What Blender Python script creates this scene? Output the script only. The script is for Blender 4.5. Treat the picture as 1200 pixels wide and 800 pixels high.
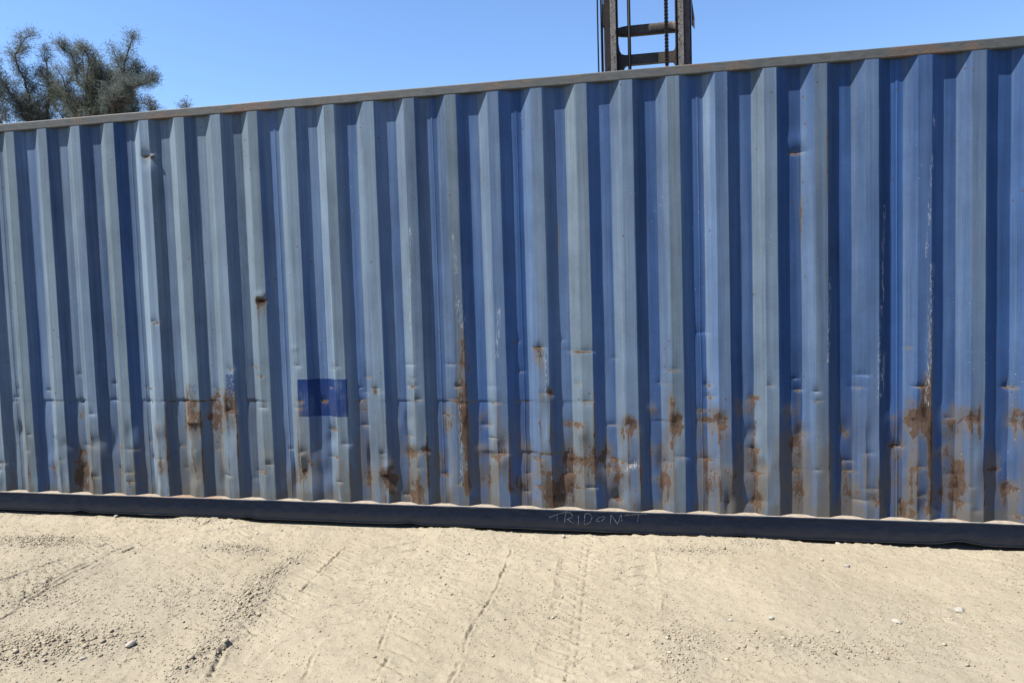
import bpy, math, random
import numpy as np
from mathutils import Vector, Matrix

for o in list(bpy.data.objects):
    bpy.data.objects.remove(o)
S = bpy.context.scene
C = S.collection
rad = math.radians
random.seed(11)
R0 = np.random.RandomState(5)

# ------------------------------------------------------------------ camera
cd = bpy.data.cameras.new('camera')
cam = bpy.data.objects.new('camera', cd)
C.objects.link(cam)
cam.location = (4.4693, -4.2884, 1.6261)
cam.rotation_euler = (1.51694, 0.030284, 0.184796)
cd.sensor_width = 36.0
cd.lens = 798.19 / 1200 * 36
cd.shift_y = -25.96 / 1200
cd.clip_start = 0.05
cd.clip_end = 2000
S.camera = cam

# ------------------------------------------------------------------ sky and sun
SUN = Vector((-2.05, -1.0, 3.80)).normalized()          # towards the sun
sun_el = math.asin(SUN.z)
sun_az = math.atan2(SUN.x, SUN.y)
world = bpy.data.worlds.new('World')
S.world = world
world.use_nodes = True
wn = world.node_tree
bg = wn.nodes['Background']
sky = wn.nodes.new('ShaderNodeTexSky')
sky.sky_type = 'NISHITA'
sky.sun_disc = False
sky.sun_elevation = sun_el
sky.sun_rotation = sun_az
sky.air_density = 1.0
sky.dust_density = 0.0
sky.ozone_density = 5.0
tint = wn.nodes.new('ShaderNodeMix')          # a clear, deep blue day
tint.data_type = 'RGBA'; tint.blend_type = 'MULTIPLY'
tint.inputs[0].default_value = 1.0
tint.inputs[7].default_value = (0.95, 1.01, 1.10, 1)
wn.links.new(sky.outputs[0], tint.inputs[6])
wn.links.new(tint.outputs[2], bg.inputs[0])
bg.inputs[1].default_value = 0.068
sl = bpy.data.lights.new('sun', 'SUN')
sl.energy = 5.0
sl.angle = rad(0.53)
sl.color = (1.0, 0.955, 0.88)
so = bpy.data.objects.new('sun', sl)
C.objects.link(so)
so.rotation_euler = (-SUN).to_track_quat('-Z', 'Y').to_euler()
so.location = (-10, -6, 15)
S.view_settings.view_transform = 'Standard'
S.view_settings.look = 'None'
S.view_settings.exposure = 1.6
S.view_settings.gamma = 1.0
S.view_settings.use_curve_mapping = False

# ------------------------------------------------------------------ helpers
def tag(o, label=None, cat=None, group=None, kind=None):
    if label: o['label'] = label
    if cat: o['category'] = cat
    if group: o['group'] = group
    if kind: o['kind'] = kind
    return o

def empty(name, loc=(0, 0, 0)):
    o = bpy.data.objects.new(name, None)
    C.objects.link(o)
    o.location = loc
    return o

def mesh_obj(name, verts, faces, mat, parent=None, smooth=False):
    me = bpy.data.meshes.new(name)
    me.from_pydata([tuple(v) for v in verts], [], faces)
    me.update()
    if smooth:
        me.polygons.foreach_set('use_smooth', [True] * len(me.polygons))
    o = bpy.data.objects.new(name, me)
    if mat: me.materials.append(mat)
    C.objects.link(o)
    if parent: o.parent = parent
    return o

def grid_mesh(name, co, nx, nz, mat, parent=None, smooth=True, flip=False):
    """co: (nz, nx, 3) array of points"""
    me = bpy.data.meshes.new(name)
    n = nx * nz
    me.vertices.add(n)
    me.vertices.foreach_set('co', co.reshape(-1).astype(np.float32))
    idx = np.arange(n).reshape(nz, nx)
    a, b, c, d = idx[:-1, :-1], idx[:-1, 1:], idx[1:, 1:], idx[1:, :-1]
    q = np.stack([a, b, c, d] if not flip else [a, d, c, b], -1).reshape(-1, 4)
    m = len(q)
    me.loops.add(m * 4)
    me.polygons.add(m)
    me.loops.foreach_set('vertex_index', q.reshape(-1).astype(np.int32))
    me.polygons.foreach_set('loop_start', np.arange(0, m * 4, 4, dtype=np.int32))
    me.polygons.foreach_set('loop_total', np.full(m, 4, dtype=np.int32))
    me.polygons.foreach_set('use_smooth', np.full(m, smooth))
    me.update(calc_edges=True)
    me.materials.append(mat)
    o = bpy.data.objects.new(name, me)
    C.objects.link(o)
    if parent: o.parent = parent
    return o

def fattr(o, name, arr):
    a = o.data.attributes.new(name, 'FLOAT', 'POINT')
    a.data.foreach_set('value', np.asarray(arr, dtype=np.float32).reshape(-1))

class MB:
    def __init__(s): s.v = []; s.f = []
    def box(s, x0, x1, y0, y1, z0, z1, c=0.0):
        """box with small chamfers on the edges that run along z"""
        b = len(s.v)
        if c:
            ring = [(x0 + c, y0), (x1 - c, y0), (x1, y0 + c), (x1, y1 - c), (x1 - c, y1), (x0 + c, y1), (x0, y1 - c), (x0, y0 + c)]
        else:
            ring = [(x0, y0), (x1, y0), (x1, y1), (x0, y1)]
        n = len(ring)
        for z in (z0, z1):
            s.v += [(x, y, z) for x, y in ring]
        s.f.append(tuple(b + i for i in range(n))[::-1])
        s.f.append(tuple(b + n + i for i in range(n)))
        for i in range(n):
            j = (i + 1) % n
            s.f.append((b + i, b + j, b + n + j, b + n + i))
        return s
    def tube(s, pts, r, n=8):
        """round tube through a list of points; r a number or a list"""
        b = len(s.v)
        P = [Vector(p) for p in pts]
        m = len(P)
        for i, p in enumerate(P):
            t = (P[min(i + 1, m - 1)] - P[max(i - 1, 0)]).normalized()
            u = t.orthogonal().normalized() if i == 0 else (u - t * u.dot(t)).normalized()
            w = t.cross(u)
            rr = r[i] if isinstance(r, (list, tuple)) else r
            for k in range(n):
                a = 2 * math.pi * k / n
                s.v.append(tuple(p + (u * math.cos(a) + w * math.sin(a)) * rr))
        for i in range(m - 1):
            for k in range(n):
                j = (k + 1) % n
                s.f.append((b + i * n + k, b + i * n + j, b + (i + 1) * n + j, b + (i + 1) * n + k))
        s.f.append(tuple(b + k for k in range(n))[::-1])
        s.f.append(tuple(b + (m - 1) * n + k for k in range(n)))
        return s
    def prism(s, prof, z0, z1):
        """extrude an x,y outline along z"""
        b = len(s.v); n = len(prof)
        for z in (z0, z1): s.v += [(x, y, z) for x, y in prof]
        s.f.append(tuple(b + i for i in range(n))[::-1]); s.f.append(tuple(b + n + i for i in range(n)))
        for i in range(n):
            j = (i + 1) % n
            s.f.append((b + i, b + j, b + n + j, b + n + i))
        return s
    def plate(s, prof, y0, y1):
        """extrude an x,z outline along y"""
        b = len(s.v); n = len(prof)
        for y in (y0, y1): s.v += [(x, y, z) for x, z in prof]
        s.f.append(tuple(b + i for i in range(n))); s.f.append(tuple(b + n + i for i in range(n))[::-1])
        for i in range(n):
            j = (i + 1) % n
            s.f.append((b + j, b + i, b + n + i, b + n + j))
        return s
    def build(s, name, mat, parent=None, smooth=False):
        return mesh_obj(name, s.v, s.f, mat, parent, smooth)

_lat = R0.rand(256, 256)
def vnoise(x, y):
    xi = np.floor(x).astype(int); yi = np.floor(y).astype(int)
    fx = x - xi; fy = y - yi
    fx = fx * fx * fx * (fx * (fx * 6 - 15) + 10); fy = fy * fy * fy * (fy * (fy * 6 - 15) + 10)
    a = _lat[xi & 255, yi & 255]; b = _lat[(xi + 1) & 255, yi & 255]
    c = _lat[xi & 255, (yi + 1) & 255]; d = _lat[(xi + 1) & 255, (yi + 1) & 255]
    return (a * (1 - fx) + b * fx) * (1 - fy) + (c * (1 - fx) + d * fx) * fy - 0.5
def fbm(x, y, oct=4, gain=0.5):
    t = 0; a = 1.0
    for i in range(oct):
        t = t + a * vnoise(x * 2.03 ** i + 17.3 * i, y * 2.03 ** i + 9.1 * i)
        a *= gain
    return t

# ------------------------------------------------------------------ node helper
class NT:
    def __init__(s, name):
        s.m = bpy.data.materials.new(name); s.m.use_nodes = True
        s.t = s.m.node_tree; s.b = s.t.nodes['Principled BSDF']
    def n(s, typ, **kw):
        nd = s.t.nodes.new(typ)
        for k, v in kw.items():
            if k.startswith('i_'): nd.inputs[int(k[2:])].default_value = v
            else: setattr(nd, k, v)
        return nd
    def l(s, a, b): s.t.links.new(a, b)
    def val(s, sock, x):
        if isinstance(x, (int, float)): sock.default_value = x
        elif isinstance(x, (tuple, list)): sock.default_value = (*x, 1) if len(x) == 3 else x
        else: s.l(x, sock)
    def coord(s): return s.n('ShaderNodeTexCoord').outputs['Object']
    def mapping(s, vec, sc, loc=(0, 0, 0)):
        m = s.n('ShaderNodeMapping'); s.l(vec, m.inputs[0]); m.inputs['Scale'].default_value = sc; m.inputs['Location'].default_value = loc
        return m.outputs[0]
    def noise(s, vec, scale, detail=4, rough=0.55, dist=0.0):
        n = s.n('ShaderNodeTexNoise'); s.l(vec, n.inputs['Vector'])
        n.inputs['Scale'].default_value = scale; n.inputs['Detail'].default_value = detail
        n.inputs['Roughness'].default_value = rough; n.inputs['Distortion'].default_value = dist
        return n.outputs['Fac']
    def math(s, op, a, b=0.0, c=0.0, clamp=False):
        n = s.n('ShaderNodeMath', operation=op, use_clamp=clamp)
        s.val(n.inputs[0], a); s.val(n.inputs[1], b); s.val(n.inputs[2], c)
        return n.outputs[0]
    def smooth(s, x, lo, hi, a=0.0, b=1.0):
        n = s.n('ShaderNodeMapRange', interpolation_type='SMOOTHSTEP')
        s.val(n.inputs[0], x); n.inputs[1].default_value = lo; n.inputs[2].default_value = hi
        n.inputs[3].default_value = a; n.inputs[4].default_value = b
        return n.outputs[0]
    def mix(s, f, a, b, mode='MIX'):
        n = s.n('ShaderNodeMix', data_type='RGBA', blend_type=mode)
        s.val(n.inputs[0], f); s.val(n.inputs[6], a); s.val(n.inputs[7], b)
        return n.outputs[2]
    def attr(s, name):
        return s.n('ShaderNodeAttribute', attribute_name=name).outputs['Fac']
    def bump(s, h, dist, strength=1.0, prev=None):
        n = s.n('ShaderNodeBump'); s.l(h, n.inputs['Height'])
        n.inputs['Distance'].default_value = dist; n.inputs['Strength'].default_value = strength
        if prev is not None: s.l(prev, n.inputs['Normal'])
        return n.outputs[0]
    def out(s, col=None, rough=None, metal=None, normal=None, spec=None):
        if col is not None: s.val(s.b.inputs['Base Color'], col)
        if rough is not None: s.val(s.b.inputs['Roughness'], rough)
        if metal is not None: s.val(s.b.inputs['Metallic'], metal)
        if spec is not None: s.val(s.b.inputs['Specular IOR Level'], spec)
        if normal is not None: s.l(normal, s.b.inputs['Normal'])
        return s.m

# ------------------------------------------------------------------ materials
def mat_panel():
    t = NT('weathered_blue_paint_slope_shade')
    co = t.coord()
    tone, hue, rust, grime = t.attr('tone'), t.attr('hue'), t.attr('rust'), t.attr('grime')
    scr, fresh = t.attr('scratch'), t.attr('fresh')
    st1 = t.noise(t.mapping(co, (9, 9, 0.35)), 1.0, 5, 0.6)          # broad soft vertical bands
    st2 = t.noise(t.mapping(co, (70, 70, 0.7)), 1.0, 4, 0.6)         # thin runs
    bl = t.noise(t.mapping(co, (5, 5, 3.2)), 1.0, 6, 0.62)           # blotches
    fi = t.noise(co, 70, 4, 0.7)
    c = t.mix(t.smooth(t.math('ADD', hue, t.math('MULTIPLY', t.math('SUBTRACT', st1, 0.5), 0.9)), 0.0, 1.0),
              (0.021, 0.051, 0.134), (0.090, 0.119, 0.146))  # deep blue to chalk; hue also carries the slopes' painted sun and shade
    v = t.math('ADD', t.math('MULTIPLY', t.math('SUBTRACT', st1, 0.5), 0.85), t.math('MULTIPLY', t.math('SUBTRACT', st2, 0.5), 0.55))
    v = t.math('ADD', v, t.math('MULTIPLY', t.math('SUBTRACT', bl, 0.5), 0.7))
    v = t.math('ADD', v, t.math('MULTIPLY', t.math('SUBTRACT', fi, 0.5), 0.25))
    v = t.math('ADD', t.math('ADD', v, tone), 1.0)
    hs = t.n('ShaderNodeVectorMath', operation='SCALE'); t.l(c, hs.inputs[0]); t.l(v, hs.inputs[3]); c = hs.outputs[0]
    # dark thin runs
    run = t.smooth(t.noise(t.mapping(co, (120, 120, 0.9), (3, 0, 7)), 1.0, 3, 0.55), 0.62, 0.72)
    c = t.mix(t.math('MULTIPLY', run, 0.35), c, (0.0160, 0.0208, 0.0288))
    # repainted patches
    fresh = t.math('MULTIPLY', t.smooth(t.math('ADD', fresh, t.math('MULTIPLY', t.math('SUBTRACT', fi, 0.5), 0.9)), 0.35, 0.6), t.smooth(t.math('ADD', bl, t.math('MULTIPLY', st2, .5)), 0.98, 0.72, 0.55, 0.97))
    c = t.mix(fresh, c, t.mix(t.smooth(bl, 0.35, 0.7), (0.0038, 0.0170, 0.0760), (0.0065, 0.0240, 0.0950)))
    # grime and dust low on the sheet
    gn = t.noise(t.mapping(co, (12, 12, 2.2), (5, 1, 2)), 1.0, 6, 0.65)
    g = t.math('MULTIPLY', grime, t.smooth(gn, 0.27, 0.62), clamp=True)
    c = t.mix(t.math('MULTIPLY', g, 0.85), c, (0.0680, 0.0640, 0.0560))
    # rust: pale brown halo, brown, dark core
    rn = t.noise(t.mapping(co, (26, 26, 12)), 1.0, 7, 0.72)
    rn2 = t.noise(t.mapping(co, (95, 95, 22)), 1.0, 3, 0.6)
    r = t.math('ADD', rust, t.math('MULTIPLY', t.math('SUBTRACT', rn, 0.5), 2.0))
    r = t.math('ADD', r, t.math('MULTIPLY', t.math('SUBTRACT', rn2, 0.5), 0.8))
    halo = t.smooth(t.math('ADD', rust, t.math('MULTIPLY', t.math('SUBTRACT', gn, 0.5), 0.9)), 0.20, 0.48); mid = t.smooth(r, 0.60, 0.70); core = t.smooth(r, 1.15, 1.6)
    rc = t.mix(t.smooth(rn2, 0.40, 0.75), (0.0420, 0.0270, 0.0180), (0.085, 0.045, 0.0240))
    c = t.mix(t.math('MULTIPLY', halo, 0.62), c, (0.0800, 0.0680, 0.0520))
    c = t.mix(t.math('MULTIPLY', mid, 0.85), c, rc)
    c = t.mix(core, c, (0.0224, 0.0144, 0.0104))
    # small rust freckles
    vor = t.n('ShaderNodeTexVoronoi'); t.l(t.mapping(co, (20, 20, 14)), vor.inputs['Vector']); vor.inputs['Scale'].default_value = 1.0
    sp = t.math('MULTIPLY', t.math('LESS_THAN', vor.outputs['Distance'], 0.11), t.math('GREATER_THAN', t.noise(t.mapping(co, (3, 3, 2)), 1.0, 3), 0.57))
    c = t.mix(t.math('MULTIPLY', sp, 0.65), c, (0.0560, 0.0320, 0.0176))
    # pale scratches
    sn = t.noise(t.mapping(co, (160, 160, 22)), 1.0, 4, 0.75)
    sc = t.math('MULTIPLY', scr, t.smooth(sn, 0.50, 0.62), clamp=True)
    c = t.mix(sc, c, (0.2800, 0.2880, 0.2960))
    vo2 = t.n('ShaderNodeTexVoronoi'); t.l(t.mapping(co, (34, 34, 30), (1.3, 4, 2)), vo2.inputs['Vector']); vo2.inputs['Scale'].default_value = 1.0
    ch = t.math('MULTIPLY', t.math('LESS_THAN', vo2.outputs['Distance'], 0.07), t.math('GREATER_THAN', t.noise(t.mapping(co, (1.7600, 1.7600, 1.2800), (9, 2, 4)), 1.0, 3), 0.60))
    c = t.mix(t.math('MULTIPLY', ch, 0.8), c, (0.2640, 0.2720, 0.2880))
    rough = t.math('ADD', 0.75, t.math('MULTIPLY', mid, 0.2), clamp=True)
    b1 = t.bump(t.noise(t.mapping(co, (3, 3, 1.3)), 1.0, 3), 0.006, 0.6)
    b2 = t.bump(t.math('ADD', fi, t.math('MULTIPLY', mid, t.math('MULTIPLY', rn2, 2.5))), 0.0008, 0.6, b1)
    return t.out(c, rough, None, b2, 0.06)

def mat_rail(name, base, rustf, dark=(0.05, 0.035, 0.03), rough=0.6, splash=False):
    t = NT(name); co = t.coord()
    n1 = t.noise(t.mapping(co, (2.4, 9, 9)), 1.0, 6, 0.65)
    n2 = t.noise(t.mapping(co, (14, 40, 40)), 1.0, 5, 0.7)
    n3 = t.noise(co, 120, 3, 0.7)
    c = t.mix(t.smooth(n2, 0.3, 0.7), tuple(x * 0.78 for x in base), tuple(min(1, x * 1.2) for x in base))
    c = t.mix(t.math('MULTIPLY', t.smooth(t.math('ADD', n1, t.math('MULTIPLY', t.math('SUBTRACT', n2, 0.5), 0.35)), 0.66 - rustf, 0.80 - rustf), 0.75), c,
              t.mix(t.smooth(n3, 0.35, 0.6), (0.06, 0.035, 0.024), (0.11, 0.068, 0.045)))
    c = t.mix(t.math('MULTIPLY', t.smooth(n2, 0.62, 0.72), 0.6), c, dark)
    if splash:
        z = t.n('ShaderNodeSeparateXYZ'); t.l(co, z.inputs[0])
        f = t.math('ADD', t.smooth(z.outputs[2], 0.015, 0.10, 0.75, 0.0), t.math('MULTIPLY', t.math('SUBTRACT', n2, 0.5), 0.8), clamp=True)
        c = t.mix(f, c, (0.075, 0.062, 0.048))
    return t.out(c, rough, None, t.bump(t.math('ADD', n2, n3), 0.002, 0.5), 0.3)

M_panel = mat_panel()
M_top = mat_rail('grey_rail_paint', (0.0519, 0.0546, 0.0535), 0.16)
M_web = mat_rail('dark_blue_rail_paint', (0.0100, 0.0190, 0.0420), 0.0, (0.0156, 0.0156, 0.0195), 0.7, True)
M_blue = mat_rail('plain_blue_paint', (0.0390, 0.0780, 0.2028), 0.0)

def mat_dust(name='dusty_ledge'):
    t = NT(name); co = t.coord()
    n = t.noise(t.mapping(co, (30, 90, 60)), 1.0, 5, 0.65)
    big = t.noise(t.mapping(co, (1.2, 1, 1)), 1.0, 3)
    c = t.mix(t.smooth(n, 0.32, 0.6), (0.1350, 0.1113, 0.0878), (0.1958, 0.1688, 0.1350))
    c = t.mix(t.math('MULTIPLY', t.smooth(big, 0.5, 0.66), 0.6), c, (0.1350, 0.0810, 0.0506))
    return t.out(c, 0.9, None, t.bump(n, 0.002, 0.6), 0.1)
M_dust = mat_dust()

def mat_ground():
    t = NT('pale_sandy_dirt'); co = t.coord()
    greyer = t.attr('coarse')
    a = t.noise(co, 0.9, 5, 0.6); b = t.noise(co, 9, 6, 0.65); c3 = t.noise(co, 90, 4, 0.7); d = t.noise(co, 330, 3, 0.7)
    c = t.mix(t.smooth(a, 0.3, 0.7), (0.1945, 0.1678, 0.1221), (0.2193, 0.1914, 0.1420))
    c = t.mix(t.math('MULTIPLY', greyer, 0.6), c, (0.1661, 0.1471, 0.1158))
    c = t.mix(t.math('MULTIPLY', t.smooth(b, 0.42, 0.68), 0.35), c, (0.1698, 0.1486, 0.1122))
    c = t.mix(t.math('MULTIPLY', t.smooth(c3, 0.54, 0.70), 0.35), c, (0.1062, 0.0892, 0.0653))
    c = t.mix(t.math('MULTIPLY', t.smooth(d, 0.57, 0.68), 0.45), c, (0.2758, 0.2535, 0.2059))
    c = t.mix(t.math('MULTIPLY', t.smooth(d, 0.43, 0.34), 0.35), c, (0.0990, 0.0821, 0.0603))
    b1 = t.bump(t.noise(co, 45, 6, 0.75), 0.004, 0.35)
    b2 = t.bump(t.math('ADD', d, t.math('MULTIPLY', c3, 1.5)), 0.0035, 0.75, b1)
    return t.out(c, 0.95, None, b2, 0.08)
M_ground = mat_ground()

def mat_stone(name, c0, c1):
    t = NT(name); co = t.coord()
    oi = t.n('ShaderNodeNewGeometry').outputs['Random Per Island']
    n = t.noise(co, 160, 3, 0.6)
    c = t.mix(oi, c0, c1)
    c = t.mix(t.math('MULTIPLY', t.smooth(n, 0.4, 0.65), 0.4), c, tuple(x * 0.75 for x in c0))
    return t.out(c, 0.9, None, t.bump(n, 0.001, 0.5), 0.15)
M_pebble = mat_stone('pebble_mix', (0.1516, 0.1268, 0.0894), (0.2554, 0.2231, 0.1676))
M_stone = mat_stone('pale_stone', (0.1642, 0.1477, 0.1204), (0.2189, 0.2025, 0.1751))

def simple(name, col, rough=0.6, metal=0.0, var=0.2, scale=30, rustc=None):
    t = NT(name); co = t.coord()
    n = t.noise(co, scale, 5, 0.65)
    c = t.mix(t.smooth(n, 0.3, 0.7), tuple(x * (1 - var) for x in col), tuple(min(1, x * (1 + var)) for x in col))
    if rustc:
        c = t.mix(t.smooth(t.noise(t.mapping(co, (60, 60, 14), (4, 4, 4)), 1.0, 5, 0.7), 0.53, 0.62), c, rustc)
    return t.out(c, rough, metal, t.bump(n, 0.001, 0.4), 0.15)
M_mdark = simple('black_mast_paint', (0.017, 0.0125, 0.0115), 0.5, 0, 0.3, 14)
M_mgrey = simple('faded_mast_paint', (0.050, 0.040, 0.034), 0.6, 0, 0.3, 9, (0.02, 0.013, 0.010))
M_mworn = simple('worn_steel', (0.115, 0.105, 0.09), 0.55, 0.1, 0.5, 75, (0.030, 0.017, 0.011))
M_mrust = simple('brown_mast_paint', (0.075, 0.055, 0.050), 0.6, 0, 0.25, 7, (0.05, 0.028, 0.02))
M_hose = simple('black_rubber', (0.0044, 0.0044, 0.0052), 0.7)
M_chain = simple('oily_chain', (0.0130, 0.0104, 0.0097), 0.4, 0.5)
M_bark = simple('grey_brown_bark', (0.0465, 0.0384, 0.0322), 0.9, 0, 0.35, 5)
M_chalk = simple('chalk', (0.30, 0.31, 0.32), 0.95, 0, 0.35, 300)

def mat_needle(name, c0, c1, c2):
    t = NT(name)
    g = t.n('ShaderNodeNewGeometry').outputs['Random Per Island']
    co = t.coord()
    n = t.noise(co, 0.9, 3)
    c = t.mix(g, c0, c1)
    c = t.mix(t.smooth(n, 0.50, 0.66), c, c2)
    t.out(c, 0.85, None, None, 0.15)
    tr = t.n('ShaderNodeBsdfTranslucent'); t.l(c, tr.inputs[0])
    mx = t.n('ShaderNodeMixShader'); mx.inputs[0].default_value = 0.4
    t.l(t.b.outputs[0], mx.inputs[1]); t.l(tr.outputs[0], mx.inputs[2])
    t.l(mx.outputs[0], t.t.nodes['Material Output'].inputs[0])
    return t.m
M_needle = mat_needle('needle_foliage', (0.075, 0.09, 0.085), (0.105, 0.125, 0.115), (0.10, 0.105, 0.09))
M_needle2 = mat_needle('needle_foliage_olive', (0.075, 0.085, 0.07), (0.105, 0.12, 0.10), (0.105, 0.105, 0.085))

# ------------------------------------------------------------------ ground
def arc(poly, X, Y):
    """signed distance to a polyline and the length run along it"""
    best = np.full(X.shape, 9.0); sgn = np.zeros(X.shape); run = np.zeros(X.shape); s0 = 0
    for (x0, y0), (x1, y1) in zip(poly[:-1], poly[1:]):
        dx, dy = x1 - x0, y1 - y0; L = math.hypot(dx, dy)
        u = np.clip(((X - x0) * dx + (Y - y0) * dy) / L ** 2, 0, 1)
        qx, qy = X - (x0 + u * dx), Y - (y0 + u * dy)
        d = np.hypot(qx, qy); m = d < best
        side = np.sign(qx * dy - qy * dx)
        best = np.where(m, d, best); sgn = np.where(m, side, sgn); run = np.where(m, s0 + u * L, run); s0 += L
    return best * sgn, run, s0

CLODS = [(0.59, -0.46, .25, .10, 1), (1.26, -1.22, .3, .12, .5), (1.79, -1.56, .33, .13, 1.3), (1.55, -1.72, .3, .16, 1.1), (1.92, -0.43, .26, .07, 1.2),
         (2.5, -1.26, .12, .10, .9), (2.50, -1.60, .10, .22, 1.3), (4.75, -0.20, .28, .05, 1), (5.10, -0.09, .15, .04, .8), (5.2, -1.23, .45, .12, .9),
         (4.62, -1.31, .12, .35, .9), (3.82, -1.09, .4, .3, .25), (3.19, -0.49, .3, .2, .3), (2.06, -1.12, .4, .3, .45), (5.72, -0.94, .4, .3, .3),
         (2.36, -0.70, .07, .28, 1.2), (2.40, -1.05, .10, .14, 1.2), (6.5, -0.4, .2, .2, .5), (0.2, -0.5, .4, .12, .7), (1.2, -.08, .3, .03, .7), (1.0, -1.0, .3, .3, .4)]
def clod_density(X, Y):
    d = np.zeros(np.shape(X))
    for cx, cy, rx, ry, a in CLODS:
        d = d + a * np.exp(-((X - cx) / rx) ** 2 - ((Y - cy) / ry) ** 2)
    return d
LINES = [  # thin grooves: polyline, depth, half width
    ([(2.61, -.22), (2.60, -.50), (2.62, -.96)], .010, .008), ([(3.67, -.25), (3.69, -.83), (3.66, -1.28), (3.68, -1.75)], .008, .007),
    ([(5.27, -.07), (5.45, -.66)], .006, .007), ([(6.42, -.13), (6.38, -.35), (6.26, -.52)], .007, .008),
    ([(3.22, -1.12), (3.28, -1.48)], .009, .008), ([(3.34, -1.5), (3.36, -1.72)], .010, .009), ([(3.0, -1.5), (3.05, -1.75)], .006, .008),
    ([(2.60, -1.38), (2.56, -1.55), (2.66, -1.86)], .013, .013), ([(4.52, -.15), (4.545, -.82), (4.53, -1.6)], -.006, .010),
    ([(3.96, -.35), (3.99, -.88), (3.98, -1.6)], -.005, .010), ([(0.9, -1.75), (1.18, -1.40), (1.17, -.96), (1.24, -.43), (1.5, -.05)], .009, .009),
    ([(1.02, -1.60), (1.13, -1.33), (1.12, -.96), (1.17, -.45)], .007, .007), ([(0.6, -1.3), (.82, -1.0), (.95, -.6), (1.05, -.3)], .007, .008),
    ([(1.0, -1.45), (1.08, -1.26), (1.07, -.96), (1.12, -.5)], -.006, .012), ([(0.2, -.5), (.5, -.32), (.8, -.08)], .005, .008),
    ([(1.3, -.3), (1.55, -.2), (1.9, -.05)], .006, .008), ([(2.6, -.9), (2.9, -.75), (3.3, -.72)], .004, .014)]
def height(X, Y):
    h = 0.028 * fbm(X * 1.3, Y * 1.3, 3) + 0.012 * fbm(X * 5 + 3, Y * 5, 3)
    h = h + 0.0050 * fbm(X * 22, Y * 22 + 5, 3) + 0.0014 * fbm(X * 75, Y * 75, 2)
    big = np.clip(fbm(X * 2.1 + 90, Y * 2.1, 2) * 1.6 + .45, .15, 1)
    h = h + 0.020 * big * np.clip(vnoise(X * 31 + 7, Y * 36) - .26, 0, 1) + 0.022 * big * np.clip(vnoise(X * 58 + 7, Y * 62 + 31) - .27, 0, 1) - 0.018 * big * np.clip(vnoise(X * 19 + 77, Y * 30 + 3) - .27, 0, 1)
    cd_ = np.clip(clod_density(X, Y), 0, 1.3)
    h = h + cd_ * (0.0085 * np.maximum(fbm(X * 34 + 8, Y * 34, 3, .6), -.12) + 0.007 * np.maximum(fbm(X * 75, Y * 75 + 40, 2, .6), -.1)) + 0.004 * cd_
    for poly, dep, w in LINES:
        x = np.array([p[0] for p in poly]); y = np.array([p[1] for p in poly])
        m = (X > x.min() - .15) & (X < x.max() + .15) & (Y > y.min() - .15) & (Y < y.max() + .15)
        if not m.any(): continue
        Xm, Ym = X[m], Y[m]
        d, run, L = arc(poly, Xm + 0.016 * vnoise(Xm * 9, Ym * 9) + 0.010 * vnoise(Xm * 45, Ym * 45), Ym)
        k = np.clip(0.75 + 2.2 * vnoise(Xm * 11 + 50, Ym * 11) + 1.6 * vnoise(Xm * 50, Ym * 50), 0.05, 1.9) * 1.15; w = w * .85
        ends = np.clip(np.minimum(run, L - run) / .05, 0, 1)
        hm = h[m]
        hm += -dep * k * ends * np.exp(-(d / w) ** 2) + 0.35 * abs(dep) * k * ends * np.exp(-((np.abs(d) - 2.2 * w) / w) ** 2)
        h[m] = hm
    # wheel tread: two bands of staggered lugs running to the wall
    for x0, x1, y0, dp in ((4.00, 4.50, -1.8, .028), (2.50, 3.10, -1.4, .022), (6.2, 6.8, -1.2, .014), (.9, 1.35, -1.5, .012), (3.3, 3.75, -1.7, .010), (1.75, 2.2, -1.1, .014)):
        xs = (X - x0) / (x1 - x0)
        u = np.where(xs < .5, xs, 1 - xs)
        ph = ((Y + 0.55 * u * (x1 - x0) + .014 * vnoise(X * 20, Y * 20)) / 0.115) % 1.0
        lug = np.exp(-((ph - .5) / .09) ** 2)
        side = np.exp(-((u - .13) / .09) ** 2) * np.where(xs < .5, 1.0, .8) + .9 * np.exp(-((u - .34) / .05) ** 2)
        kk = np.clip(fbm(X * 4 + 30, Y * 4, 2) + .55, 0, 1) * ((xs > 0) & (xs < 1) & (Y < -.1) & (Y > y0))
        h = h - dp * lug * side * kk + .45 * dp * np.exp(-((np.mod(ph + .22, 1.0) - .5) / .10) ** 2) * side * kk
    # zig-zag edge of the tread
    zz = 4.135 + 0.018 * np.sign(np.sin(Y / 0.078 * 2 * math.pi)) + 0.05 * (Y + .8) * -.6
    kz = np.clip(fbm(X * 3, Y * 3 + 60, 2) + .6, 0, 1) * (Y > -1.7) * (Y < -.15)
    h = h - 0.013 * np.exp(-((X - zz) / .007) ** 2) * kz
    # a low bank of dust against the container, ragged along its foot
    bank = 0.013 * np.exp(-((Y + .05) / .06) ** 2) * (1 + 2.4 * fbm(X * 2.2, X * 0 + 3, 3)) + 0.018 * 1.5 * np.clip(vnoise(X * 17, Y * 17 + 90) - .16, 0, 1) * np.exp(-((Y + .02) / .05) ** 2)
    h = h + bank
    # gentle fall from right to left
    h = h + 0.0035 * np.clip(X - 2.5, -3, 4) - 0.010
    # keep clear of the underside of the container and of the far distance
    under = np.clip((Y - 0.0) / .05, 0, 1)
    h = h * (1 - under) - 0.02 * under
    return h

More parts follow.
